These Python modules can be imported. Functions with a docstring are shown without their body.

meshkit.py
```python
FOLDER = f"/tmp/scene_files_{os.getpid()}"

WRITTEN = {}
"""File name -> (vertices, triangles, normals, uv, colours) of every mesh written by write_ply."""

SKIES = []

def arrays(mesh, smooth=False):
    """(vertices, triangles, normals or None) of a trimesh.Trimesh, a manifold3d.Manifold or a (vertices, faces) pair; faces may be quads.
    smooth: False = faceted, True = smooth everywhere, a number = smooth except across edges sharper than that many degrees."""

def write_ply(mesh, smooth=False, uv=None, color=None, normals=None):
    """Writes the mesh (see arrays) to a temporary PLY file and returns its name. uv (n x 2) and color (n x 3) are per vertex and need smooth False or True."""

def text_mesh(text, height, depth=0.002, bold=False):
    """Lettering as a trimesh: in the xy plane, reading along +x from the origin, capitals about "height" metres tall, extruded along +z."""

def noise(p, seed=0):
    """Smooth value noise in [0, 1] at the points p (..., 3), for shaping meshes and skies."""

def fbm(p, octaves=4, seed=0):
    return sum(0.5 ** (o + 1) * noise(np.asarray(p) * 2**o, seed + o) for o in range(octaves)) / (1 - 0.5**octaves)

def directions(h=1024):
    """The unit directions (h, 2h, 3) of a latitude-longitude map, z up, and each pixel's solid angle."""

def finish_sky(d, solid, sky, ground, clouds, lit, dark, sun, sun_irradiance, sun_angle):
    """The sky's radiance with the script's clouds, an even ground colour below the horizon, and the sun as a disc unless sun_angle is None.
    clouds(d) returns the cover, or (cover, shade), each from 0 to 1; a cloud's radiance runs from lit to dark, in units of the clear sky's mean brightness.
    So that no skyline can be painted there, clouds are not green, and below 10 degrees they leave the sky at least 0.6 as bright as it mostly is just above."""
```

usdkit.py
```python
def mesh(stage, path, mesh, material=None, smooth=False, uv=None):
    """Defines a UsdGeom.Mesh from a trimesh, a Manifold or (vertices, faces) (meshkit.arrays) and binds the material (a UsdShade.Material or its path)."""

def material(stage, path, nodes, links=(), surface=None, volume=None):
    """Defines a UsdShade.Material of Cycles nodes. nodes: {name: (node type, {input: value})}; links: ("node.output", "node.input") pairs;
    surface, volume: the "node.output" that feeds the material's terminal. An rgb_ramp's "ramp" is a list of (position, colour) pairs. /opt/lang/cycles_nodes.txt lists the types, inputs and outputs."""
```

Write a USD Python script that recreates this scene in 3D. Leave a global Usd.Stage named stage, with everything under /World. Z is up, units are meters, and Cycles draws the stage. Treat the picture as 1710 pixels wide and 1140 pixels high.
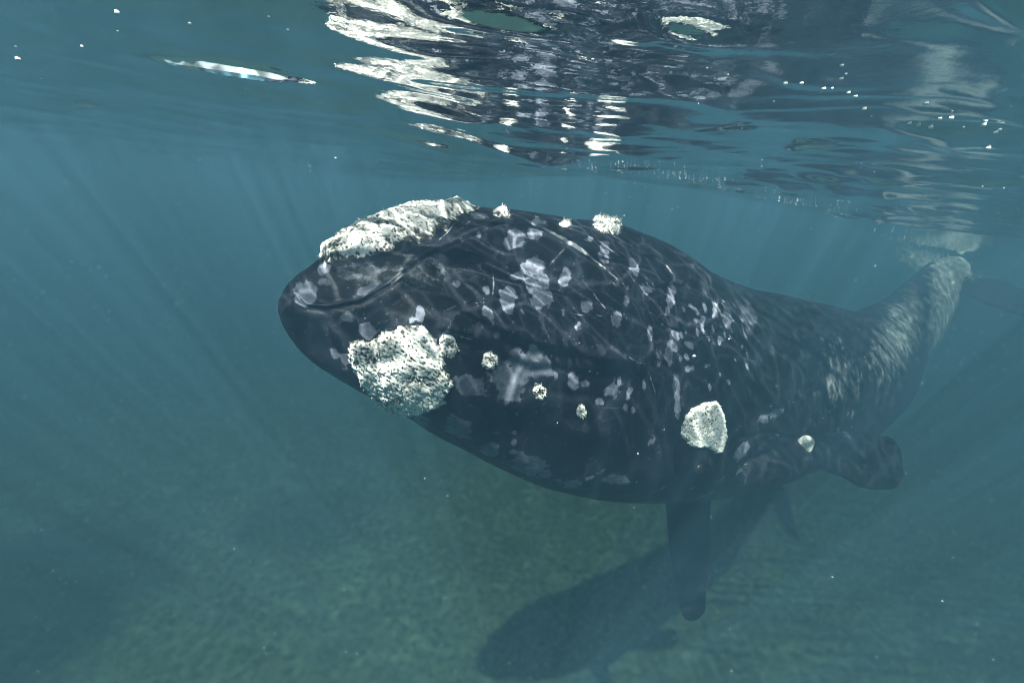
import math, random
import numpy as np
import trimesh
import usdkit, meshkit
from pxr import Usd, UsdGeom, UsdLux, UsdShade, Gf, Sdf, Vt
from scipy.interpolate import PchipInterpolator
from scipy.ndimage import map_coordinates, gaussian_filter
from scipy.spatial import cKDTree

rng = np.random.default_rng(7)
stage = Usd.Stage.CreateInMemory()
UsdGeom.SetStageUpAxis(stage, 'Z')
UsdGeom.SetStageMetersPerUnit(stage, 1.0)
UsdGeom.Xform.Define(stage, '/World')

# ------------------------------------------------------------------ camera
EYE = np.array([0.0, 0.0, -0.95])
PITCH, ROLL = math.radians(14.4), math.radians(4.0)
FPX = 855.0                                            # focal length in pixels of a 1710 wide frame
fwd = np.array([0, math.cos(PITCH), -math.sin(PITCH)])
up0 = np.array([0, math.sin(PITCH), math.cos(PITCH)])
rt0 = np.array([1.0, 0, 0])
RT = math.cos(ROLL) * rt0 + math.sin(ROLL) * up0       # the picture's horizon drops to the right
UP = -math.sin(ROLL) * rt0 + math.cos(ROLL) * up0
cam = UsdGeom.Camera.Define(stage, '/World/camera')
m = np.eye(4)
m[0, :3], m[1, :3], m[2, :3], m[3, :3] = RT, UP, -fwd, EYE
cam.AddTransformOp().Set(Gf.Matrix4d(*m.ravel().tolist()))
cam.CreateHorizontalApertureAttr(36.0)
cam.CreateVerticalApertureAttr(24.0)
cam.CreateFocalLengthAttr(36.0 * FPX / 1710.0)
cam.CreateClippingRangeAttr((0.05, 1000.0))
cam.CreateExposureAttr(0.32)

# ------------------------------------------------------------------ sky and sun
SUN_AZ, SUN_EL = math.radians(186.0), math.radians(53.0)   # azimuth from +y towards +x: behind the camera, a little left
sun_to = np.array([math.sin(SUN_AZ) * math.cos(SUN_EL), math.cos(SUN_AZ) * math.cos(SUN_EL), math.sin(SUN_EL)])
dome = UsdLux.DomeLight.Define(stage, '/World/sky')
dm = usdkit.material(stage, '/World/Looks/sky', {
    'sky': ('sky_texture', {'sky_type': 'single_scattering', 'sun_disc': False, 'sun_elevation': SUN_EL, 'sun_rotation': math.atan2(sun_to[0], sun_to[1])}),
    'tc': ('texture_coordinate', {}),
    'cl': ('noise_texture', {'scale': 2.2, 'detail': 5.0, 'roughness': 0.55}),
    'cr': ('map_range', {'from_min': 0.40, 'from_max': 0.58, 'to_min': 0.25, 'to_max': 0.95, 'clamp': True}),
    'bw': ('rgb_to_bw', {}), 'br': ('math', {'math_type': 'multiply', 'value2': 1.9}), 'cc': ('combine_color', {}),
    'mx': ('mix_color', {'use_clamp': False, 'use_clamp_result': False}),
    'bg': ('background_shader', {'strength': 0.12})},
    [('tc.generated', 'cl.vector'), ('cl.fac', 'cr.value'), ('sky.color', 'bw.color'), ('bw.val', 'br.value1'), ('br.value', 'cc.r'), ('br.value', 'cc.g'), ('br.value', 'cc.b'),
     ('sky.color', 'mx.a'), ('cc.color', 'mx.b'), ('cr.result', 'mx.fac'), ('mx.result', 'bg.color')], surface='bg.background')
UsdShade.MaterialBindingAPI.Apply(dome.GetPrim()).Bind(dm)
sun = UsdLux.DistantLight.Define(stage, '/World/sun')
sun.CreateIntensityAttr(1.25)
sun.CreateAngleAttr(0.7)
sun.CreateNormalizeAttr(True)
sun.CreateColorAttr(Gf.Vec3f(1.0, 0.98, 0.95))
zc = sun_to
xc = np.cross([0, 0, 1.0], zc); xc /= np.linalg.norm(xc)
yc = np.cross(zc, xc)
sm = np.eye(4); sm[0, :3], sm[1, :3], sm[2, :3] = xc, yc, zc
sun.AddTransformOp().Set(Gf.Matrix4d(*sm.ravel().tolist()))


# ------------------------------------------------------------------ helpers
def tag(prim, label=None, category=None, group=None, kind=None):
    for k, v in (('label', label), ('category', category), ('group', group), ('kind', kind)):
        if v:
            prim.SetCustomDataByKey(k, v)
    return prim


used = {}
def path_for(name, parent='/World'):
    n = used.get((parent, name), 0)
    used[(parent, name)] = n + 1
    return f'{parent}/{name}' + (f'_{n:03d}' if n else '')


def ray(px, py):
    px, py = np.asarray(px, float), np.asarray(py, float)
    return fwd + ((px - 855) / FPX)[..., None] * RT + ((570 - py) / FPX)[..., None] * UP


def at(px, py, d):
    return EYE + ray(px, py) * np.asarray(d, float)[..., None]


def project(p):
    q = np.asarray(p) - EYE
    d = q @ fwd
    return 855 + FPX * (q @ RT) / d, 570 - FPX * (q @ UP) / d, d


def smoothstep(a, b, x):
    t = np.clip((np.asarray(x, float) - a) / (b - a), 0, 1)
    return t * t * (3 - 2 * t)


def primvar(mesh, name, values):
    UsdGeom.PrimvarsAPI(mesh).CreatePrimvar(name, Sdf.ValueTypeNames.FloatArray, 'vertex').Set(Vt.FloatArray.FromNumpy(np.asarray(values, np.float32)))


def grid_faces(n, k, wrap=False):
    i, j = np.meshgrid(np.arange(n - 1), np.arange(k if wrap else k - 1), indexing='ij')
    j2 = (j + 1) % k
    q = np.stack([i * k + j, (i + 1) * k + j, (i + 1) * k + j2, i * k + j2], -1).reshape(-1, 4)   # faces up
    return q


# ------------------------------------------------------------------ materials
M = {}
M['water'] = usdkit.material(stage, '/World/Looks/water_surface', {
    'geo': ('geometry', {}),
    # painted caustics: web of bright filaments tinted into what the surface lets through
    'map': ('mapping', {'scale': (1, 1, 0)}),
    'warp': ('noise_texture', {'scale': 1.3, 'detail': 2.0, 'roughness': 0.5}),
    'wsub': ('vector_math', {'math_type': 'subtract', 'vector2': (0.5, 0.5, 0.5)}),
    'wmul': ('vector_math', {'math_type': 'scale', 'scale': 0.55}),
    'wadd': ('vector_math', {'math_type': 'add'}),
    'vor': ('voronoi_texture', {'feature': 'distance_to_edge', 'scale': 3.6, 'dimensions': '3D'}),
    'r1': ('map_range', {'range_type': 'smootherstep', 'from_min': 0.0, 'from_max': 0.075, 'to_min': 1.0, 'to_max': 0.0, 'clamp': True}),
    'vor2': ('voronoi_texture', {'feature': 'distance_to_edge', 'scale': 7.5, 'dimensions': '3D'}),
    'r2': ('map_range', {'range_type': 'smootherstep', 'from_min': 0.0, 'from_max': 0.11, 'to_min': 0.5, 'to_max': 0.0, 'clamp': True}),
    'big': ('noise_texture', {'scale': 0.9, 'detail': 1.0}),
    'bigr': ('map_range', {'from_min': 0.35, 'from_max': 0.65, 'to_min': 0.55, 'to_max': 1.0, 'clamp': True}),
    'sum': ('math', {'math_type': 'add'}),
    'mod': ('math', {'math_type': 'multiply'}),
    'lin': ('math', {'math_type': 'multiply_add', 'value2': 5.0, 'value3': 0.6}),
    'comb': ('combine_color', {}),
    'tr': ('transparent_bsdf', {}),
    'n1': ('noise_texture', {'scale': 30.0, 'detail': 3.0, 'roughness': 0.55}),
    'bump': ('bump', {'strength': 0.03, 'distance': 0.03}),
    'gl': ('glossy_bsdf', {'color': (1, 1, 1), 'roughness': 0.0}),
    'fr': ('fresnel', {'IOR': 1.33}),
    'mix': ('mix_closure', {}),
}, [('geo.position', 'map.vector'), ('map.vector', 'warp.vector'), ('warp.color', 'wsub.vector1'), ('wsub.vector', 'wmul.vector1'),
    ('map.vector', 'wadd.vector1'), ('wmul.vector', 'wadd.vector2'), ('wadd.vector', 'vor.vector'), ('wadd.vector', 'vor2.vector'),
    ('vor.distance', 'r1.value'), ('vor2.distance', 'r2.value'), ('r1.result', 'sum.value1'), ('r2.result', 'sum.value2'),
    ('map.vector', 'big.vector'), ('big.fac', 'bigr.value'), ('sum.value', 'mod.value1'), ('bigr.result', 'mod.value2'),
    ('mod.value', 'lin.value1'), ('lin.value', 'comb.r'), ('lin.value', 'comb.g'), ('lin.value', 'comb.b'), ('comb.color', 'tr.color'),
    ('geo.position', 'n1.vector'), ('n1.fac', 'bump.height'), ('bump.normal', 'gl.normal'),
    ('fr.fac', 'mix.fac'), ('tr.BSDF', 'mix.closure1'), ('gl.BSDF', 'mix.closure2')], surface='mix.closure')

M['sand'] = usdkit.material(stage, '/World/Looks/sand', {
    'geo': ('geometry', {}),
    'att': ('attribute', {'attribute': 'sand_dark'}),
    'n': ('noise_texture', {'scale': 22.0, 'detail': 6.0, 'roughness': 0.7}),
    'ramp': ('rgb_ramp', {'ramp': [(0.3, (0.39, 0.49, 0.42)), (0.55, (0.41, 0.515, 0.44)), (0.75, (0.43, 0.54, 0.46))]}),
    'mx': ('mix_color', {'b': (0.05, 0.065, 0.05)}),
    'b': ('bump', {'strength': 0.5, 'distance': 0.03}),
    'p': ('principled_bsdf', {'roughness': 0.9, 'specular_ior_level': 0.05}),
}, [('geo.position', 'n.vector'), ('n.fac', 'ramp.fac'), ('ramp.color', 'mx.a'), ('att.fac', 'mx.fac'), ('mx.result', 'p.base_color'),
    ('n.fac', 'b.height'), ('b.normal', 'p.normal')], surface='p.BSDF')

M['skin'] = usdkit.material(stage, '/World/Looks/whale_skin', {
    'tc': ('geometry', {}),
    'patch': ('attribute', {'attribute': 'patch'}),
    'streak': ('attribute', {'attribute': 'streak'}),
    'mottle': ('attribute', {'attribute': 'mottle'}),
    'n1': ('noise_texture', {'scale': 30.0, 'detail': 6.0, 'roughness': 0.65}),
    'n2': ('noise_texture', {'scale': 34.0, 'detail': 5.0, 'roughness': 0.7}),
    'n3': ('noise_texture', {'scale': 2.2, 'detail': 4.0, 'roughness': 0.6}),
    'n4': ('noise_texture', {'scale': 5.0, 'detail': 8.0, 'roughness': 0.75}),
    # ragged patches of sloughing skin
    'pa': ('math', {'math_type': 'multiply_add', 'value2': 1.7}),
    'pr': ('map_range', {'from_min': 1.30, 'from_max': 1.55, 'clamp': True}), 'pv': ('map_range', {'from_min': 0.35, 'from_max': 0.65, 'to_min': 0.5, 'to_max': 1.0, 'clamp': True}), 'pf': ('math', {'math_type': 'multiply'}),
    'base': ('rgb_ramp', {'ramp': [(0.30, (0.004, 0.005, 0.008)), (0.55, (0.010, 0.012, 0.017)), (0.72, (0.052, 0.058, 0.074))]}),
    'pcol': ('rgb_ramp', {'ramp': [(0.30, (0.09, 0.10, 0.13)), (0.5, (0.17, 0.185, 0.235)), (0.7, (0.26, 0.28, 0.34))]}),
    'mx1': ('mix_color', {}),
    'sa': ('math', {'math_type': 'multiply_add', 'value2': 0.8}),
    'sr': ('map_range', {'from_min': 0.85, 'from_max': 1.15, 'clamp': True}),
    'mx2': ('mix_color', {'b': (0.42, 0.44, 0.46)}),
    'mo': ('math', {'math_type': 'multiply_add', 'value2': 1.3}),
    'mor': ('map_range', {'from_min': 0.98, 'from_max': 1.55, 'clamp': True}),
    'mx3': ('mix_color', {'b': (0.42, 0.45, 0.47)}),
    'wsub': ('vector_math', {'math_type': 'subtract', 'vector2': (0.5, 0.5, 0.5)}), 'wmul': ('vector_math', {'math_type': 'scale', 'scale': 0.35}), 'wadd': ('vector_math', {'math_type': 'add'}),
    'vs': ('voronoi_texture', {'feature': 'distance_to_edge', 'scale': 4.2}),
    'vr': ('map_range', {'from_min': 0.004, 'from_max': 0.022, 'to_min': 1.0, 'to_max': 0.0, 'clamp': True}),
    'vm': ('map_range', {'from_min': 0.50, 'from_max': 0.72, 'to_min': 0.0, 'to_max': 0.22, 'clamp': True}),
    'vf': ('math', {'math_type': 'multiply'}), 'mx4': ('mix_color', {'b': (0.30, 0.32, 0.35)}),
    'sp': ('noise_texture', {'scale': 95.0, 'detail': 2.0}), 'spr': ('map_range', {'from_min': 0.70, 'from_max': 0.74, 'to_min': 0.0, 'to_max': 0.7, 'clamp': True}), 'mx5': ('mix_color', {'b': (0.30, 0.32, 0.34)}),
    'bmp': ('bump', {'strength': 0.25, 'distance': 0.02}),
    'p': ('principled_bsdf', {'roughness': 0.45, 'specular_ior_level': 0.1}),
}, [('tc.position', 'n1.vector'), ('tc.position', 'n2.vector'), ('tc.position', 'n3.vector'), ('tc.position', 'n4.vector'),
    ('n4.fac', 'base.fac'), ('n1.fac', 'pa.value1'), ('patch.fac', 'pa.value3'), ('pa.value', 'pr.value'),
    ('n2.fac', 'pcol.fac'), ('base.color', 'mx1.a'), ('pcol.color', 'mx1.b'), ('n3.fac', 'pv.value'), ('pr.result', 'pf.value1'), ('pv.result', 'pf.value2'), ('pf.value', 'mx1.fac'),
    ('n2.fac', 'sa.value1'), ('streak.fac', 'sa.value3'), ('sa.value', 'sr.value'), ('mx1.result', 'mx2.a'), ('sr.result', 'mx2.fac'),
    ('n4.fac', 'mo.value1'), ('mottle.fac', 'mo.value3'), ('mo.value', 'mor.value'), ('mx2.result', 'mx3.a'), ('mor.result', 'mx3.fac'),
    ('n3.color', 'wsub.vector1'), ('wsub.vector', 'wmul.vector1'), ('tc.position', 'wadd.vector1'), ('wmul.vector', 'wadd.vector2'), ('wadd.vector', 'vs.vector'),
    ('vs.distance', 'vr.value'), ('n3.fac', 'vm.value'), ('vr.result', 'vf.value1'), ('vm.result', 'vf.value2'), ('mx3.result', 'mx4.a'), ('vf.value', 'mx4.fac'),
    ('tc.position', 'sp.vector'), ('sp.fac', 'spr.value'), ('mx4.result', 'mx5.a'), ('spr.result', 'mx5.fac'),
    ('mx5.result', 'p.base_color'), ('n2.fac', 'bmp.height'), ('bmp.normal', 'p.normal')], surface='p.BSDF')

M['callosity'] = usdkit.material(stage, '/World/Looks/callosity', {
    'geo': ('geometry', {}),
    'pit': ('attribute', {'attribute': 'pit'}),
    'n': ('noise_texture', {'scale': 42.0, 'detail': 5.0, 'roughness': 0.75}),
    'n2': ('noise_texture', {'scale': 120.0, 'detail': 3.0, 'roughness': 0.6}),
    'add': ('math', {'math_type': 'multiply_add', 'value2': 0.9}),
    'ramp': ('rgb_ramp', {'ramp': [(0.24, (0.05, 0.05, 0.045)), (0.38, (0.20, 0.195, 0.17)), (0.50, (0.60, 0.60, 0.55)), (0.72, (0.90, 0.90, 0.86))]}),
    'b': ('bump', {'strength': 0.7, 'distance': 0.012}),
    'p': ('principled_bsdf', {'roughness': 0.8, 'specular_ior_level': 0.1}),
}, [('geo.position', 'n.vector'), ('geo.position', 'n2.vector'), ('n.fac', 'add.value1'), ('pit.fac', 'add.value3'), ('add.value', 'ramp.fac'),
    ('ramp.color', 'p.base_color'), ('n2.fac', 'b.height'), ('b.normal', 'p.normal')], surface='p.BSDF')
M['barnacle'] = usdkit.material(stage, '/World/Looks/barnacle', {
    'geo': ('geometry', {}),
    'ramp': ('rgb_ramp', {'ramp': [(0.0, (0.30, 0.30, 0.27)), (1.0, (0.75, 0.75, 0.70))]}),
    'p': ('principled_bsdf', {'roughness': 0.8, 'specular_ior_level': 0.1})},
    [('geo.random_per_island', 'ramp.fac'), ('ramp.color', 'p.base_color')], surface='p.BSDF')
M['eye'] = usdkit.material(stage, '/World/Looks/eye', {'p': ('principled_bsdf', {'base_color': (0.012, 0.011, 0.010), 'roughness': 0.12})}, surface='p.BSDF')
M['bubble'] = usdkit.material(stage, '/World/Looks/bubble', {'p': ('principled_bsdf', {'base_color': (0.9, 0.92, 0.92), 'roughness': 0.25})}, surface='p.BSDF')
M['snow'] = usdkit.material(stage, '/World/Looks/marine_snow', {'p': ('principled_bsdf', {'base_color': (0.55, 0.57, 0.55), 'roughness': 0.9})}, surface='p.BSDF')
M['murk'] = usdkit.material(stage, '/World/Looks/murky_water', {
    'v': ('principled_volume', {'color': (0.072, 0.178, 0.272), 'density': 0.138, 'anisotropy': 0.1, 'absorption_color': (0.0, 0.02, 0.0)})}, volume='v.volume')

# ------------------------------------------------------------------ murky water, seabed, surface
SEABED = EYE[2] - 10.2
bx = trimesh.creation.box(extents=(124, 124, 0.15 - SEABED + 1.4))
bx.apply_translation((0, 40, (0.15 + SEABED - 1.4) / 2))
tag(usdkit.mesh(stage, '/World/haze', bx, M['murk']).GetPrim(), 'murky blue green sea water that fades the whale towards its tail', 'water', kind='stuff')


def axis(a, b, fine0, fine1, n_fine, n_out):
    return np.concatenate([np.linspace(a, fine0, n_out, endpoint=False) if a < fine0 else [], np.linspace(fine0, fine1, n_fine, endpoint=False), np.linspace(fine1, b, n_out)])


gx, gy = axis(-58, 58, -14, 16, 300, 30), axis(-18, 98, 1, 26, 260, 40)
X, Y = np.meshgrid(gx, gy, indexing='ij')
P2 = np.stack([X, Y, 0 * X], -1)
Z = SEABED + 0.5 * (meshkit.fbm(P2 * 0.22, 4, 3) - 0.5) + 0.008 * np.sin(7 * (X * 0.35 + Y) + 6 * meshkit.fbm(P2 * 0.5, 3, 8))
sand_dark = 0.16 * smoothstep(0.35, 0.8, meshkit.fbm(P2 * np.array([0.22, 0.22, 1]), 2, 11))  # darker patches in the sand colour: faint random ones, then two placed
for (cx, cy, r, s) in ((-12.2, 10.0, 4.2, 1.0), (-6.2, 14.4, 2.4, 0.4)):
    d = np.hypot(X - cx, (Y - cy)) / r + 0.5 * (meshkit.fbm(P2 * 0.7, 4, 5) - 0.5)
    sand_dark = np.maximum(sand_dark * 0.8, s * smoothstep(1.15, 0.5, d))
f = grid_faces(len(gx), len(gy))
sb = usdkit.mesh(stage, '/World/seabed', (np.stack([X, Y, Z], -1).reshape(-1, 3), f), M['sand'], smooth=True)
primvar(sb, 'sand_dark', sand_dark.ravel())
tag(sb.GetPrim(), 'pale sandy seabed with darker patches far below the whale', kind='structure')


KX = [-60, -12, -3.4, -0.9, 0, 0.6, 1.5, 2.9, 10.9, 17, 60]
trough_y = PchipInterpolator(KX, [5.0, 4.0, 3.3, 3.0, 2.95, 3.3, 4.3, 5.6, 12.2, 15, 40])
trough_z = PchipInterpolator(KX, [0.3, 0.30, 0.30, 0.27, 0.26, 0.29, 0.33, 0.28, -0.33, -0.35, 0.2])


def surface_height(X, Y):
    """The water's underside near the camera: the trough of a swell, chop and ripples."""
    P = np.stack([X, Y, 0 * X], -1)
    ty, tz = trough_y(X), trough_z(X) + 0.03 * (meshkit.fbm(P * 0.9, 2, 61) - 0.5)
    t = np.clip(np.where(Y < ty, (ty - Y) / (0.92 * ty), (Y - ty) / 4.5), 0, 1)
    z = EYE[2] + tz + (0.57 - tz) * np.where(Y < ty, 0.8 * t + 0.2 * t * t * (3 - 2 * t), t * t * (3 - 2 * t) * smoothstep(-1.2, 1.2, X))
    near = smoothstep(16, 7, Y)
    calm = 0.22 + 0.78 * smoothstep(-0.42, -0.05, X / np.maximum(Y, 0.6))      # smooth water to the left

    def wave(direction, length, amp, seed, warp, e0=0.25, e1=0.7):
        c, s = math.cos(direction), math.sin(direction)
        ph = (X * c + Y * s) / length * 2 * math.pi + warp * (meshkit.fbm(P * (0.5 / length) * np.array([0.4, 1, 1]), 3, seed) - 0.5) * 2 * math.pi
        env = smoothstep(e0, e1, meshkit.fbm(P * (0.45 / length), 2, seed + 50))
        return amp * env * (np.sin(ph) + 0.25 * np.cos(2 * ph))
    d0 = math.radians(109)
    q = (0.3 + 0.7 * smoothstep(1.2, 2.3, Y)) * (wave(d0, 0.95, 0.016, 21, 1.4) + wave(d0 - 0.30, 0.52, 0.0150, 22, 1.5)) + (0.75 + 0.25 * smoothstep(1.2, 2.0, Y)) * wave(d0 + 0.25, 0.27, 0.0082, 23, 1.5) \
        + wave(d0 - 0.1, 0.15, 0.0014, 24, 1.6) + wave(d0 + 0.35, 0.085, 0.00035, 25, 1.8, 0.4, 0.7)
    z = z + near * calm * q
    rip, rip2 = meshkit.fbm(P * 9.0, 3, 71), meshkit.fbm(P * 6.0, 3, 72)
    for (x0, y0, x1, y1, depth, width) in RIDGES:      # short crests hanging down into the water
        d = np.array([x1 - x0, y1 - y0]); L = np.hypot(*d); d = d / L
        u, v = ((X - x0) * d[0] + (Y - y0) * d[1]) / L, -(X - x0) * d[1] + (Y - y0) * d[0] + 0.0 * X
        v = v + 0.05 * np.sin(u * 3.1)
        v = v + 0.03 * (rip - 0.5)
        z = z - depth * (0.35 + 1.3 * rip2) * np.exp(-(v / width) ** 2) * smoothstep(-0.1, 0.25, u) * smoothstep(1.1, 0.7, u)
    return z


RIDGES = [(-1.31, 1.83, -0.71, 1.99, 0.023, 0.024), (-2.32, 2.75, -1.98, 2.55, 0.034, 0.026), (0.75, 2.4, 1.0, 2.4, 0.012, 0.022), (1.35, 2.9, 1.65, 2.9, 0.016, 0.026)]
gx, gy = axis(-60, 60, -3.4, 5.6, 740, 60), axis(-20, 100, 0.5, 7.0, 600, 60)
X, Y = np.meshgrid(gx, gy, indexing='ij')
Z = surface_height(X, Y)
f = grid_faces(len(gx), len(gy))
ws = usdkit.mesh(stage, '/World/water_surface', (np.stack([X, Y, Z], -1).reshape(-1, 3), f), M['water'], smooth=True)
tag(ws.GetPrim(), 'rippled underside of the sea surface mirroring the dark whale', kind='structure')

# ------------------------------------------------------------------ whale
# stations along the body: outline of back and of belly, distance, half width over half height, narrowing of the top
ST = np.array([
    # Tx   Ty   Bx   By    D     w    top
    [473, 508, 473, 512, 2.36, 0.9, 0.0],
    [478, 478, 476, 540, 2.35, 0.9, 0.1],
    [494, 459, 490, 566, 2.36, 0.9, 0.2],
    [526, 436, 526, 604, 2.41, 0.9, 0.3],
    [575, 396, 595, 644, 2.53, 0.88, 0.42],
    [645, 362, 690, 693, 2.72, 0.86, 0.46],
    [740, 342, 770, 748, 3.0, 0.86, 0.42],
    [850, 350, 870, 796, 3.37, 0.87, 0.34],
    [950, 366, 960, 814, 3.8, 0.87, 0.24],
    [1040, 386, 1060, 816, 4.28, 0.86, 0.16],
    [1130, 440, 1150, 812, 4.85, 0.84, 0.12],
    [1210, 475, 1240, 796, 5.5, 0.82, 0.08],
    [1290, 492, 1318, 770, 6.2, 0.8, 0.05],
    [1370, 510, 1395, 742, 7.2, 0.76, 0.03],
    [1430, 522, 1458, 704, 8.4, 0.68, 0.0],
    [1480, 500, 1522, 618, 9.7, 0.56, 0.0],
    [1528, 462, 1562, 562, 10.9, 0.48, 0.0],
    [1568, 432, 1590, 506, 11.8, 0.48, 0.0],
    [1598, 428, 1610, 470, 12.3, 0.6, 0.0],
    [1606, 440, 1612, 462, 12.5, 0.6, 0.0]])
hh = np.hypot(ST[:, 0] - ST[:, 2], ST[:, 1] - ST[:, 3]) / FPX * ST[:, 4]
lean = 0.249 * hh / 2
Tw, Bw = at(ST[:, 0], ST[:, 1], ST[:, 4] - lean), at(ST[:, 2], ST[:, 3], ST[:, 4] + lean)
cw = (Tw + Bw) / 2
knot = np.concatenate([[0], np.cumsum(np.maximum(np.linalg.norm(np.diff(cw, axis=0), axis=1), np.abs(np.diff(hh)) * 0.4))])
NU, NT = 1100, 540
s_of = np.concatenate([np.linspace(0, 1, NU) ** 1.6])
# finer rings over the head
s_all = s_of * knot[-1]
fT, fB, fW, fN = (PchipInterpolator(knot, v) for v in (Tw, Bw, ST[:, 5], ST[:, 6]))
T_, B_, W_, N_ = fT(s_all), fB(s_all), fW(s_all), fN(s_all)
for a in (T_, B_):
    a[:] = np.stack([np.interp(np.arange(NU), np.arange(NU), gaussian_filter(a[:, k], 6, mode='nearest')) for k in range(3)], 1)
C_, A_ = (T_ + B_) / 2, (T_ - B_) / 2
tan = np.gradient(C_, axis=0); tan = np.stack([gaussian_filter(tan[:, k], 12, mode='nearest') for k in range(3)], 1)
L_ = np.cross(tan, A_); L_ /= np.linalg.norm(L_, axis=1, keepdims=True)
if (L_[NU // 2] @ fwd) > 0:
    L_ = -L_                                           # towards the whale's left flank, the one in view
half = np.linalg.norm(A_, axis=1)
th = np.linspace(0, 2 * np.pi, NT, endpoint=False)
cs, sn = np.cos(th), np.sin(th)
EXP = 0.92 - np.where(cs < 0, 0.30, 0)[None] * smoothstep(0.55, 0.3, s_of)[:, None]; EXP = gaussian_filter(EXP, (0, 14), mode=('nearest', 'wrap'))
lat = np.sign(sn)[None] * np.abs(sn)[None] ** EXP * (1 - N_[:, None] * np.clip(cs, 0, 1)[None] ** 1.2) * (W_ * half)[:, None]
body = C_[:, None] + A_[:, None] * cs[None, :, None] + L_[:, None] * lat[..., None]


def grid_normals(g):
    du = np.gradient(g, axis=0)
    dv = (np.roll(g, -1, 1) - np.roll(g, 1, 1)) / 2
    n = np.cross(du, dv); n /= np.linalg.norm(n, axis=-1, keepdims=True) + 1e-12
    out = ((g - C_[:, None]) * n).sum(-1).mean()
    return n if out > 0 else -n


nrm = grid_normals(body)
px, py, dd = project(body)
facing = (nrm * (EYE - body)).sum(-1) > 0
left = (sn > -0.15)[None] & facing


def seg_field(points):
    """Distance in picture units from each point of the skin to a line over it, and how far along the line it is."""
    best, along = np.full(px.shape, 1e9), np.zeros(px.shape)
    p = np.asarray(points, float)
    n = len(p) - 1
    for i in range(n):
        a, b = p[i, :2], p[i + 1, :2]
        ab = b - a
        t = np.clip(((px - a[0]) * ab[0] + (py - a[1]) * ab[1]) / (ab @ ab), 0, 1)
        d = np.hypot(px - a[0] - t * ab[0], py - a[1] - t * ab[1])
        k = d < best
        best[k] = d[k]; along[k] = ((i + t) / n)[k]
    best[~left] = 1e9
    return best, along


def both_sides(g):
    """The same on the whale's other flank."""
    mir = np.roll(g[:, ::-1], 1, axis=1)
    return np.where(np.abs(mir) > np.abs(g), mir, g)


# relief: the gape, the fold behind it, brow and creases
relief = np.zeros(px.shape)
GAPE = [(489, 478), (494, 497), (508, 511), (545, 514), (600, 503), (650, 474), (700, 432), (760, 404), (830, 372), (880, 368), (950, 402), (1010, 448), (1060, 500), (1100, 570), (1122, 650), (1126, 720), (1125, 785)]
d, t = seg_field(GAPE)
w = np.where(t < 0.45, 1.0, 0.55)
relief += -0.055 * w * (0.5 + meshkit.noise(body * 9.0, 35)) * np.exp(-(d / 2.8) ** 2) * smoothstep(0, 0.03, t)
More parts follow.
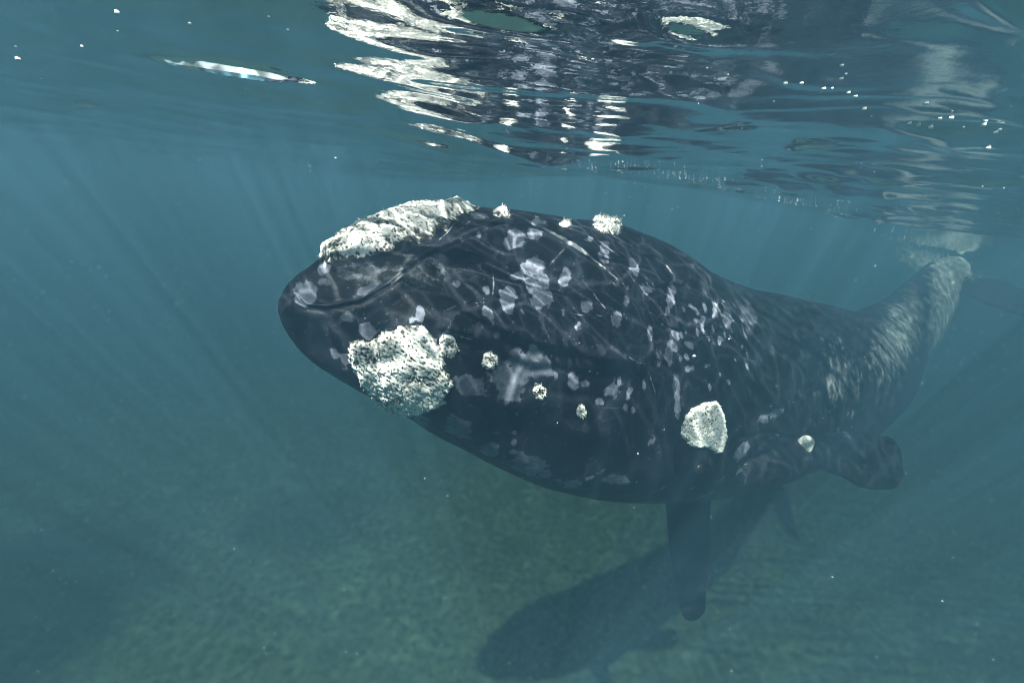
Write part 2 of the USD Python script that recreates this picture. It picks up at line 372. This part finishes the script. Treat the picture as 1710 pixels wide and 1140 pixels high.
# the rostrum is set in behind the lower lip
gp = np.array(GAPE)
ycurve = np.interp(px, gp[:11, 0], gp[:11, 1], left=1e4, right=-1e4)
above = (left & (px < 940)) * smoothstep(0, 16, ycurve - py)
relief += -0.055 * above * np.clip(1.15 - np.clip(cs, 0, 1)[None] ** 2, 0, 1) * smoothstep(940, 800, px) * smoothstep(470, 520, px)
lipband = np.where(left, np.exp(-((d - 12) / 12) ** 2), 0) * (py > ycurve) * smoothstep(960, 850, px)
relief += 0.016 * lipband
for line, depth, width in (([(1135, 470), (1150, 540), (1138, 640), (1130, 690)], -0.014, 6), ([(1215, 760), (1240, 735), (1285, 722), (1320, 735), (1335, 755)], -0.02, 6),
                           ([(1185, 480), (1212, 540), (1225, 570)], -0.010, 5), ([(560, 440), (640, 425), (720, 390), (800, 352)], -0.012, 7), ([(700, 470), (780, 430), (850, 425)], -0.006, 6)):
    d, t = seg_field(line)
    relief += depth * np.exp(-(d / width) ** 2)
for (cx, cy, rx, ry, h) in ((1172, 778, 44, 24, 0.05), (1175, 715, 52, 62, 0.03), (670, 612, 105, 85, 0.03), (1015, 380, 40, 22, 0.03)):
    relief += np.where(left, h * np.exp(-((px - cx) / rx) ** 2 - ((py - cy) / ry) ** 2), 0)
relief = both_sides(gaussian_filter(relief, 0.8, mode=('nearest', 'wrap')))
relief += 0.020 * (meshkit.fbm(body * 1.6, 4, 31) - 0.5) * smoothstep(0, 60, np.arange(NU))[:, None]
relief += 0.006 * (meshkit.fbm(body * 9.0, 3, 32) - 0.5) * smoothstep(0, 60, np.arange(NU))[:, None]
body = body + nrm * relief[..., None]
nrm = grid_normals(body)
px, py, dd = project(body)

# markings of the skin; some on the head stand in for caustic light
wob = 7 * (meshkit.fbm(body * 7.0, 3, 41) - 0.5)
rag = 1.5 * (meshkit.fbm(body * 11.0, 4, 42) - 0.5) + 0.5 * (meshkit.noise(body * 38.0, 43) - 0.5)
PATCH = [  # x, y, rx, ry, degrees, strength
    (858, 398, 16, 18, 0, 1), (893, 388, 12, 10, 30, .9), (890, 445, 20, 12, 0, 1), (862, 462, 10, 7, 0, 1), (905, 470, 12, 12, 0, .8), (850, 500, 12, 28, 5, 1), (905, 495, 17, 22, 0, 1),
    (945, 460, 9, 22, 20, 1), (978, 510, 9, 13, 0, 1), (1030, 530, 8, 15, 10, .9), (1045, 505, 6, 12, 0, .8), (885, 480, 8, 12, 0, .9), (1008, 425, 9, 16, 0, .7), (1060, 445, 8, 16, -30, .9), (1080, 480, 14, 12, 0, .7),
    (1120, 495, 7, 22, 5, 1), (1115, 520, 6, 8, 0, 1), (1085, 560, 5, 16, 0, .9), (1118, 590, 7, 22, 0, 1), (1130, 660, 5, 40, -3, 1.15), (1135, 560, 8, 8, 0, .7),
    (785, 645, 30, 17, 5, 1), (850, 635, 28, 30, 0, 1.1), (895, 600, 18, 28, -10, 1), (910, 620, 14, 12, 0, .9), (868, 610, 26, 26, 0, .8), (955, 635, 9, 15, 0, 1), (980, 641, 8, 6, 0, 1), (1022, 650, 10, 12, 30, 1), (1034, 636, 4, 9, 10, 1),
    (1000, 670, 6, 7, 0, .9), (1050, 655, 5, 16, 15, .9), (1045, 680, 4, 7, -15, 1), (1057, 683, 4, 7, 0, 1), (820, 752, 15, 12, 0, 1), (885, 778, 30, 17, 15, 1.1), (910, 790, 12, 10, 0, 1), (950, 806, 26, 8, 5, .9), (1030, 800, 20, 9, 0, 1),
    (765, 712, 22, 16, 20, .85), (705, 700, 14, 14, 0, .7), (612, 550, 13, 13, 0, 1), (580, 530, 18, 12, -30, .85), (700, 525, 9, 16, 10, .95), (688, 533, 8, 8, 0, .9), (560, 590, 8, 12, -20, .8), (575, 600, 10, 14, 0, .9),
    (800, 360, 14, 8, 0, .7), (762, 472, 9, 8, 0, .85), (812, 484, 7, 7, 0, .85), (800, 394, 6, 7, 0, .8), (900, 372, 16, 7, 20, .9), (985, 400, 9, 7, 0, .8), (1010, 410, 8, 8, 0, .8),
    (510, 490, 16, 20, -15, .95), (540, 470, 14, 6, 0, .7), (590, 462, 16, 5, -10, .9), (615, 482, 20, 7, -25, 1.0), (640, 450, 16, 6, -25, .8), (542, 450, 14, 9, -20, 1),
    (1215, 530, 8, 26, -15, .9), (1250, 530, 14, 30, -10, .7), (1195, 520, 6, 14, 0, .8), (1275, 700, 12, 8, -30, .9), (1295, 690, 14, 6, -25, .9), (1240, 750, 8, 20, 35, .9), (1242, 790, 14, 14, 0, 1), (1075, 640, 4, 12, 0, .7), (940, 520, 5, 9, 0, .7),
    (965, 545, 6, 9, 0, .6), (1100, 600, 5, 18, 5, .7), (830, 560, 10, 8, 0, .6), (745, 560, 16, 10, 0, .6)]
patch = np.zeros(px.shape)
for (cx, cy, rx, ry, a, s) in PATCH:
    c, q = math.cos(math.radians(a)), math.sin(math.radians(a))
    u, v = (px - cx) * c + (py - cy) * q, -(px - cx) * q + (py - cy) * c
    r = np.hypot(u / rx, v / ry)
    patch = np.maximum(patch, s * smoothstep(1.55, 0.5, r + rag))
# small flecks in loose clusters between the large patches
fleck = smoothstep(0.70, 0.84, meshkit.noise(body * 21.0 * np.array([1, 1, 0.7]), 51)) * smoothstep(0.50, 0.66, meshkit.fbm(body * 2.3, 3, 52))
fleck = np.maximum(fleck, 0.9 * smoothstep(0.74, 0.88, meshkit.noise(body * 9.0 * np.array([1.3, 1.3, 0.6]), 53)) * smoothstep(0.42, 0.62, meshkit.fbm(body * 1.4, 3, 54)))
fleck = fleck * smoothstep(0.80, 0.45, cs)[None] * (1 - 0.55 * smoothstep(0.30, 0.42, s_of)[:, None])
patch = np.maximum(patch, fleck * smoothstep(0.012, 0.06, s_of)[:, None])
patch[~left] = 0
# the far flank has patches of its own
other = np.where((sn < -0.15)[None], smoothstep(0.62, 0.8, meshkit.fbm(body * 2.6, 3, 77)), 0)
patch = np.maximum(patch, other)
streak = np.zeros(px.shape)
for line, width, s in (([(876, 362), (915, 385), (960, 410), (1000, 440), (1040, 474)], 5, 1.0), ([(1100, 420), (1120, 455), (1150, 480)], 4, .6), ([(1180, 480), (1205, 525), (1222, 568)], 3.5, .8),
                       ([(1128, 560), (1128, 640), (1132, 690)], 3, .8), ([(489, 480), (495, 499), (508, 511)], 4, .8), ([(1215, 745), (1250, 728), (1290, 722), (1320, 735)], 3, .7),
                       ([(700, 425), (760, 402), (830, 385)], 6, .55), ([(640, 465), (700, 425)], 5, .5), ([(545, 430), (541, 450)], 7, .9), ([(560, 440), (640, 420), (740, 395)], 9, .45),
                       ([(840, 430), (885, 500), (930, 540)], 4, .35), ([(700, 480), (735, 530)], 4, .45), ([(1124, 700), (1125, 780)], 2, .6)):
    d, t = seg_field(line)
    streak = np.maximum(streak, s * np.exp(-((d + wob * .8) / (0.85 * width * (0.35 + 0.65 * np.sin(np.pi * np.clip(t, 0.03, 0.97))))) ** 2) * (0.30 + 0.75 * meshkit.noise(body * 15.0, 45)))
for _ in range(46):                                      # scratches painted over snout, lip and brow, also standing in for caustic light lines
    x0_, y0_ = rng.uniform(545, 1080), rng.uniform(385, 620)
    a_, l_ = rng.normal(-0.45, 0.5) if x0_ < 860 else rng.normal(0.6, 0.7), rng.uniform(25, 95)
    b_ = rng.normal(0, 0.22)
    pts_ = [(x0_ + l_ * k * np.cos(a_ + b_ * k), y0_ + l_ * k * np.sin(a_ + b_ * k)) for k in (0, 0.25, 0.5, 0.75, 1.0)]
    d, t = seg_field(pts_)
    streak = np.maximum(streak, rng.uniform(0.45, 0.75) * np.exp(-((d + wob * .35) / rng.uniform(1.1, 2.2)) ** 2) * np.sin(np.pi * np.clip(t, 0.05, 0.95)) ** 0.5)
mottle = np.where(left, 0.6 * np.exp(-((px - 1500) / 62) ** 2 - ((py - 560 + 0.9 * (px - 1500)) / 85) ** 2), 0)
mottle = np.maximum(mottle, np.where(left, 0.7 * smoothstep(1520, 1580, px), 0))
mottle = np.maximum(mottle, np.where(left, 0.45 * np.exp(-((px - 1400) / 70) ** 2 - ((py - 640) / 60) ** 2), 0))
mottle = np.maximum(mottle, np.where(left, 0.42 * np.exp(-((px - 650) / 150) ** 2 - ((py - 455) / 45) ** 2), 0))  # scarred snout skin, painted paler where caustic light falls on it


def loft(points, normal, chord, thick, n=40, k=48, tip=0.35):
    """A flipper or fluke: a flat tapering blade along a centre line. chord and thick are half sizes along the line."""
    p = np.asarray(points, float)
    kn = np.concatenate([[0], np.cumsum(np.linalg.norm(np.diff(p, axis=0), axis=1))]); kn /= kn[-1]
    u = 1 - (1 - np.linspace(0, 1, n)) ** 1.5
    c = PchipInterpolator(kn, p)(u)
    ch, tk = PchipInterpolator(kn, chord)(u), PchipInterpolator(kn, thick)(u)
    tg = np.gradient(c, axis=0); tg /= np.linalg.norm(tg, axis=1, keepdims=True)
    nm = np.asarray(normal, float); nm = nm / np.linalg.norm(nm)
    sd = np.cross(tg, nm); sd /= np.linalg.norm(sd, axis=1, keepdims=True)
    nn = np.cross(sd, tg)
    a = np.linspace(0, 2 * np.pi, k, endpoint=False)
    g = c[:, None] + sd[:, None] * (ch[:, None] * np.cos(a)[None])[..., None] + nn[:, None] * (tk[:, None] * np.sin(a)[None] * (0.75 + 0.25 * np.cos(a)[None]))[..., None]
    g += 0.012 * (meshkit.fbm(g * 4, 3, 91)[..., None] - 0.5)
    return closed(g)


def closed(g):
    n, k = g.shape[:2]
    q = grid_faces(n, k, True)
    v = np.vstack([g.reshape(-1, 3), g[0].mean(0), g[-1].mean(0)])
    j = np.arange(k); j2 = (j + 1) % k
    f = np.vstack([q[:, [0, 1, 2]], q[:, [0, 2, 3]], np.stack([np.full(k, n * k), j, j2], 1), np.stack([np.full(k, n * k + 1), (n - 1) * k + j2, (n - 1) * k + j], 1)])
    t = trimesh.Trimesh(v, f, process=False)
    if t.volume < 0:
        f = f[:, ::-1]
    return v, f


bv, bf = closed(body)
parts = [(bv, bf)]
tocam = -fwd
# left flipper: a short arm swept back and a broad square-ended paddle
parts.append(loft([at(1205, 772, 4.1), at(1262, 770, 4.0), at(1345, 754, 4.45), at(1400, 757, 4.75), at(1450, 768, 5.0), at(1490, 772, 5.2), at(1505, 774, 5.28)],
                  tocam + 0.25 * np.array([0, 0, 1]), [0.20, 0.20, 0.13, 0.20, 0.275, 0.255, 0.15], [0.20, 0.17, 0.10, 0.075, 0.055, 0.035, 0.015]))
# right flipper: hangs below the belly on the far side
parts.append(loft([at(1160, 770, 5.3), at(1152, 830, 5.35), at(1152, 890, 5.4), at(1155, 950, 5.45), at(1157, 1000, 5.5), at(1160, 1026, 5.5), at(1161, 1034, 5.5)],
                  tocam + np.array([0.35, 0, 0]), [0.27, 0.27, 0.255, 0.225, 0.17, 0.13, 0.04], [0.16, 0.14, 0.11, 0.08, 0.05, 0.03, 0.01]))
# tail flukes: one blade runs off to the right, the other lies foreshortened against the surface
tail = at(1600, 458, 9.6)
parts.append(loft([at(1592, 462, 12.25), at(1618, 468, 11.8), at(1660, 488, 10.8), at(1705, 510, 9.8), at(1760, 540, 9.0), at(1785, 560, 8.7)],
                  np.array([0, 1.0, 1.0]), [0.25, 0.38, 0.40, 0.32, 0.16, 0.03], [0.15, 0.12, 0.09, 0.07, 0.04, 0.01]))
parts.append(loft([at(1604, 460, 12.4), at(1590, 448, 12.9), at(1575, 440, 13.5), at(1562, 434, 14.1), at(1552, 432, 14.5)],
                  np.array([0, -0.2, 1.0]), [0.25, 0.42, 0.42, 0.28, 0.04], [0.14, 0.09, 0.07, 0.05, 0.01]))
import manifold3d
solids = [manifold3d.Manifold(manifold3d.Mesh(np.asarray(v, np.float32), np.asarray(f, np.uint32))) for v, f in parts]
whole = solids[0]
for s in solids[1:]:
    whole = whole + s
mm = whole.to_mesh()
V, F = np.asarray(mm.vert_properties[:, :3], float), np.asarray(mm.tri_verts)
tree = cKDTree(body.reshape(-1, 3))
dist, near_i = tree.query(V)
on = dist < 0.01
whale = UsdGeom.Xform.Define(stage, '/World/whale')
tag(whale.GetPrim(), 'huge black right whale with white crusted head, swimming just below the water surface', 'whale')
WH = '/World/whale'
usdmesh = usdkit.mesh(stage, WH + '/body', (V, F), M['skin'], smooth=True)
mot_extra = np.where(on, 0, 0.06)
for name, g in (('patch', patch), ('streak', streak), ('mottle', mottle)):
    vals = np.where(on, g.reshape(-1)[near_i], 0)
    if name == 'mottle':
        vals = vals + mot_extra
    primvar(usdmesh, name, vals)

# callosities: crusts that grow out of the skin
skin_tree = cKDTree(np.stack([px[left], py[left]], 1))
left_idx = np.argwhere(left)


def uv_of(pts):
    _, k = skin_tree.query(np.asarray(pts, float))
    return left_idx[k].astype(float)


def sample(g, u, v):
    return np.stack([map_coordinates(g[..., k], [u, np.mod(v, NT)], order=1, mode='grid-wrap') for k in range(g.shape[-1])], -1)


def poly_dist(poly, x, y):
    """Signed distance to a closed polygon, positive inside."""
    p = np.asarray(poly, float)
    best = np.full(x.shape, 1e9); odd = np.zeros(x.shape, bool)
    for a, b in zip(p, np.roll(p, -1, 0)):
        ab = b - a
        t = np.clip(((x - a[0]) * ab[0] + (y - a[1]) * ab[1]) / (ab @ ab + 1e-12), 0, 1)
        best = np.minimum(best, np.hypot(x - a[0] - t * ab[0], y - a[1] - t * ab[1]))
        cross = ((a[1] > y) != (b[1] > y)) & (x < (b[0] - a[0]) * (y - a[1]) / (b[1] - a[1] + 1e-12) + a[0])
        odd ^= cross
    return np.where(odd, best, -best)


spikes_v, spikes_f, spike_n = [], [], 0
def callosity(name, poly, thick, rough, seed, label=None, uv=None, spikes=0, pits=1.0, step=0.0062, pit_pts=(), spike_len=0.022, outline=0.030, edge=0.035, tone=0.0):
    """A lumpy crust over the part of the skin inside the outline."""
    P = np.asarray(uv if uv is not None else uv_of(poly), float)
    vv = P[:, 1].copy()
    vv[vv > NT * 0.75] -= NT
    P[:, 1] = vv
    # metric of the chart
    cu, cv = P.mean(0)
    i0, i1, j0, j1 = P[:, 0].min(), P[:, 0].max(), P[:, 1].min(), P[:, 1].max()
    mu = np.linalg.norm(sample(body, np.array([cu + 3]), np.array([cv])) - sample(body, np.array([cu - 3]), np.array([cv]))) / 6
    mv = np.linalg.norm(sample(body, np.array([cu]), np.array([cv + 3])) - sample(body, np.array([cu]), np.array([cv - 3]))) / 6
    padu, padv = 0.05 / mu, 0.05 / mv
    nu, nv = int((i1 - i0 + 2 * padu) * mu / step) + 2, int((j1 - j0 + 2 * padv) * mv / step) + 2
    u, v = np.meshgrid(np.linspace(i0 - padu, i1 + padu, nu), np.linspace(j0 - padv, j1 + padv, nv), indexing='ij')
    u = np.clip(u, 1, NU - 2)
    base, nn = sample(body, u, v), sample(nrm, u, v)
    nn /= np.linalg.norm(nn, axis=-1, keepdims=True)
    sd = poly_dist(P * [mu, mv], u * mu, v * mv) + outline * (meshkit.fbm(base * 20, 3, seed) - 0.5) * 2
    body_h = smoothstep(0.0, edge, sd)
    lump = meshkit.fbm(base * 19, 3, seed + 1)
    fine = meshkit.fbm(base * 75, 3, seed + 2)
    # barnacle-like cells
    r = np.random.default_rng(seed)
    pick = r.integers(0, base.reshape(-1, 3).shape[0], max(12, int(nu * nv * step * step / 0.0005)))
    cd, _ = cKDTree(base.reshape(-1, 3)[pick]).query(base.reshape(-1, 3))
    cd = cd.reshape(u.shape) / 0.019
    ring = np.exp(-((cd - 0.45) / 0.22) ** 2)
    pitm = np.exp(-(cd / 0.3) ** 2)
    h = thick * body_h * (0.45 + 0.9 * (lump - 0.25)) + rough * body_h * (0.8 * ring - 0.8 * pitm + 1.3 * (fine - 0.5))
    h = h + np.where(sd < 0, -0.012, 0.001)
    blot = meshkit.fbm(base * 7, 3, seed + 5)
    pit = 0.13 + tone + 0.7 * (blot - 0.5) + 0.50 * (lump - 0.45) + 0.22 * ring - 0.28 * pits * pitm + 0.9 * (fine - 0.5)
    pit = pit - 0.34 * (1 - smoothstep(-0.005, 0.032 if thick > 0.03 else 0.012, sd + 0.02 * (fine - 0.5)))
    for (qx, qy, qr) in pit_pts:
        uu = uv_of([(qx, qy)])[0]
        dq = np.hypot((u - uu[0]) * mu, (v - uu[1]) * mv) / qr
        h -= 0.5 * thick * np.exp(-dq ** 2); pit -= 0.4 * np.exp(-dq ** 2)
    keep = sd > -0.012
    pts = base + nn * h[..., None]
    q = grid_faces(nu, nv)
    q = q[keep.ravel()[q].all(1)]
    idx = np.unique(q); remap = np.full(nu * nv, -1); remap[idx] = np.arange(len(idx))
    q = remap[q]
    vv_, pit_ = pts.reshape(-1, 3)[idx], pit.ravel()[idx]
    t = trimesh.Trimesh(vv_, np.vstack([q[:, [0, 1, 2]], q[:, [0, 2, 3]]]), process=False)
    if (t.face_normals * nn.reshape(-1, 3)[idx][t.faces[:, 0]]).sum() < 0:
        t = trimesh.Trimesh(vv_, t.faces[:, ::-1], process=False)
    path = path_for(name, WH)
    o = usdkit.mesh(stage, path, t, M['callosity'], smooth=True)
    primvar(o, 'pit', pit_)
    if label:
        tag(o.GetPrim(), label)
    if spikes:
        ok = np.argwhere(sd.ravel() > 0.004).ravel()
        sel = r.choice(ok, spikes)
        for k in sel:
            c, n = pts.reshape(-1, 3)[k], nn.reshape(-1, 3)[k]
            n = n + r.normal(0, 0.35, 3); n /= np.linalg.norm(n)
            a = np.cross(n, [0.3, 0.5, 0.8]); a /= np.linalg.norm(a); b = np.cross(n, a)
            L, w = spike_len * r.uniform(0.4, 1.3), r.uniform(0.0025, 0.006)
            ang = np.arange(5) * 2 * np.pi / 5
            ringp = c - n * 0.006 + w * (np.cos(ang)[:, None] * a + np.sin(ang)[:, None] * b)
            top = c + n * L + 0.45 * w * (np.cos(ang)[:, None] * a + np.sin(ang)[:, None] * b)
            global spike_n
            spikes_v.append(np.vstack([ringp, top]))
            j = np.arange(5); j2 = (j + 1) % 5
            spikes_f.append(np.vstack([np.stack([j, j2, 5 + j2], 1), np.stack([j, 5 + j2, 5 + j], 1), [[5, 6, 7], [5, 7, 8], [5, 8, 9]]]) + spike_n)
            spike_n += 10
    return t


# the bonnet lies over the top of the rostrum, the rest on the flank
low = uv_of([(548, 440), (600, 436), (650, 421), (700, 404), (745, 382), (785, 356), (803, 346)])
b0 = [(u, v) for u, v in low]
b1 = [(u, -v) for u, v in low[::-1]]
callosity('bonnet_callosity', None, 0.046, 0.011, 101, 'pale ragged crust of bonnet on top of the snout', uv=b0 + b1, spikes=170, spike_len=0.013, edge=0.075, tone=-0.09, pits=1.5)
callosity('chin_callosity', [(578, 570), (600, 560), (618, 570), (640, 552), (672, 545), (705, 545), (722, 562), (738, 582), (748, 610), (757, 640), (745, 668), (715, 683), (690, 690), (660, 680), (630, 668), (605, 645), (590, 620), (580, 592)],
          0.036, 0.011, 102, 'broad bright white crust on the chin', spikes=140, spike_len=0.014)
def ell(cx, cy, rx, ry, a=0, n=18):
    t = np.linspace(0, 2 * np.pi, n, endpoint=False); c, s = math.cos(math.radians(a)), math.sin(math.radians(a))
    return [(cx + rx * np.cos(x) * c - ry * np.sin(x) * s, cy + rx * np.cos(x) * s + ry * np.sin(x) * c) for x in t]
callosity('lip_callosity', ell(749, 577, 16, 22, -20), 0.028, 0.006, 103, 'oval grey white crust right beside the chin crust', spikes=20, pit_pts=[(748, 575, 0.025)], spike_len=0.02, step=0.004, outline=0.012, edge=0.022)
callosity('lip_callosity', ell(818, 601, 15, 17), 0.022, 0.005, 104, 'round white crust on the lower lip behind the chin crust', spikes=15, pit_pts=[(816, 600, 0.02)], spike_len=0.016, step=0.004, outline=0.012, edge=0.022)
callosity('lip_callosity', ell(901, 653, 12, 15, -10), 0.02, 0.004, 105, spikes=10, pit_pts=[(900, 652, 0.018)], spike_len=0.016, step=0.004, outline=0.012, edge=0.022)
callosity('lip_callosity', ell(971, 687, 9, 12), 0.018, 0.004, 106, spikes=8, pit_pts=[(971, 686, 0.014)], spike_len=0.016, step=0.004, outline=0.012, edge=0.022)
callosity('eyebrow_callosity', [(1137, 715), (1141, 696), (1154, 682), (1172, 672), (1188, 665), (1199, 672), (1208, 692), (1212, 716), (1211, 738), (1204, 756), (1194, 757), (1183, 747), (1168, 748), (1150, 742), (1140, 730)],
          0.02, 0.007, 107, 'large white dotted crust above the eye', spikes=20, spike_len=0.01, pits=2.2, outline=0.022, edge=0.02, tone=0.14)
callosity('blowhole_callosity', ell(1014, 374, 25, 17, 15), 0.035, 0.009, 108, spikes=90, spike_len=0.025)
callosity('blowhole_callosity', ell(838, 357, 17, 8, 10), 0.035, 0.008, 109, spikes=15, step=0.006)
callosity('blowhole_callosity', ell(944, 374, 11, 6, 10), 0.02, 0.006, 110, spikes=20, step=0.006)
o = usdkit.mesh(stage, WH + '/barnacles', (np.vstack(spikes_v), np.vstack(spikes_f)), M['barnacle'])
tag(o.GetPrim(), 'stubby pale barnacles bristling on the crusts', kind='stuff')
# the pale spot on the arm of the flipper
sph = trimesh.creation.icosphere(4, 1.0)
v = sph.vertices * [0.07, 0.035, 0.08] * (0.85 + 0.3 * meshkit.fbm(sph.vertices * 2 + 7.3, 3, 5))[:, None]
o = usdkit.mesh(stage, WH + '/flipper_callosity', (v + at(1345, 742, 4.32), sph.faces), M['callosity'], smooth=True)
primvar(o, 'pit', np.full(len(v), 0.2))
tag(o.GetPrim(), 'pale round spot at the wrist of the flipper')
uu = uv_of([(1168, 782)])[0]
c, n = sample(body, uu[:1], uu[1:])[0], sample(nrm, uu[:1], uu[1:])[0]
usdkit.mesh(stage, WH + '/eye', (sph.vertices * 0.04 + c - n * 0.012, sph.faces), M['eye'], smooth=True)

# ------------------------------------------------------------------ bubbles under the surface, splash, marine snow
def on_surface(px_, py_):
    """Where a ray from the eye meets the underside of the water."""
    r = ray(px_, py_)
    t = np.linspace(1.0, 14, 1300)
    p = EYE + t[:, None] * r
    k = np.argmax(p[:, 2] > surface_height(p[:, 0], p[:, 1]))
    return p[k] if k > 0 else None


bub = [(195, 20), (197, 51), (137, 77), (317, 38), (490, 34), (481, 49), (449, 27), (27, 77), (30, 97), (684, 66), (685, 68), (780, 100), (816, 73), (842, 86), (875, 86), (860, 102), (928, 99), (902, 101), (788, 100),
       (1181, 113), (1216, 124), (1312, 139), (1339, 138), (1376, 147), (1390, 147), (1405, 130), (1406, 108), (1413, 123), (1417, 154), (1429, 160), (1292, 168), (1444, 181), (1455, 193), (1520, 198), (1547, 171), (1589, 196), (1590, 185),
       (1643, 207), (1663, 220), (1670, 215), (1651, 246), (1534, 208), (1555, 212), (1519, 205), (1570, 197), (990, 98), (760, 96), (1120, 120)]
proto = None
for i, (bx_, by_) in enumerate(bub):
    c = on_surface(bx_, by_)
    if c is None:
        continue
    dist_ = np.linalg.norm(c - EYE)
    rad = dist_ / 855 * rng.uniform(1.1, 2.6)
    v = trimesh.creation.icosphere(2, 1.0)
    p = path_for('bubble')
    o = usdkit.mesh(stage, p, (v.vertices * [rad * rng.uniform(0.95, 1.35), rad * 1.1, rad * 0.7], v.faces), M['bubble'], smooth=True)
    o.AddTranslateOp().Set(Gf.Vec3d(*map(float, c - [0, 0, rad * 0.5])))
    o.AddRotateZOp().Set(float(rng.uniform(-30, 30)))
    zone = 0 if bx_ < 520 else 1 if bx_ < 1150 else 2
    tag(o.GetPrim(), ['tiny white air bubble under the calm water near the long white glints', 'tiny white air bubble among the dark reflections of the whale overhead', 'tiny white air bubble under the rippled water above the whale\'s tail'][zone], 'bubble',
        ['bubbles near the white glints', 'bubbles over the head', 'bubbles over the tail'][zone])

tet = trimesh.Trimesh([[1, 0, 0], [-1, 0, 0], [0, 1, 0], [0, -1, 0], [0, 0, 1], [0, 0, -1]], [[0, 2, 4], [2, 1, 4], [1, 3, 4], [3, 0, 4], [2, 0, 5], [1, 2, 5], [3, 1, 5], [0, 3, 5]], process=False)
def specks(name, centres, radii, mat, label, cat):
    n = len(centres)
    k = len(tet.vertices)
    st = rng.uniform(0.6, 1.6, (n, 1, 3))
    v = centres[:, None] + tet.vertices[None] * radii[:, None, None] * st
    f = tet.faces[None] + (np.arange(n) * k)[:, None, None]
    o = usdkit.mesh(stage, '/World/' + name, (v.reshape(-1, 3), f.reshape(-1, 3)), mat)
    tag(o.GetPrim(), label, cat, kind='stuff')

n = 44000
c = np.stack([rng.uniform(-9, 11, n), rng.uniform(1.3, 11, n), rng.uniform(SEABED + 0.2, -0.3, n)], 1)
wp = body[::12, ::12].reshape(-1, 3)
c = c[cKDTree(C_).query(c)[0] > 0.9]
specks('marine_snow', c, np.minimum(np.abs(rng.normal(0.0010, 0.0011, len(c))) + 0.0006, 0.0045), M['snow'], 'fine pale specks drifting in the water around the whale', 'specks')
n = 4500
tpt = at(1562, 438, 11.9)
c = tpt + rng.normal(0, 1, (n, 3)) * [0.34, 0.35, 0.12] + np.array([0.1, 0, -0.05])
c[:, 0] += rng.normal(0, 0.2, n)
c[:, 2] -= 0.35 * (c[:, 0] - tpt[0])
specks('splash_bubbles', c, np.abs(rng.normal(0.0025, 0.003, n)) + 0.0015, M['bubble'], 'cloud of white bubbles churned up where the tail breaks the surface', 'bubbles')

n = 330
fx = np.abs(rng.normal(0, 2.6, n)) + 0.1
fy = trough_y(fx) + rng.normal(0, 0.10, n) * (1 + 0.4 * fx)
c = np.stack([fx, fy, surface_height(fx, fy) - rng.uniform(0.0, 0.02, n)], 1)
specks('foam_specks', c, (np.abs(rng.normal(0.0007, 0.0009, n)) + 0.0005) * (1 + 0.3 * fx), M['bubble'], 'line of tiny white foam specks along the dip of the sea surface behind the head', 'foam')
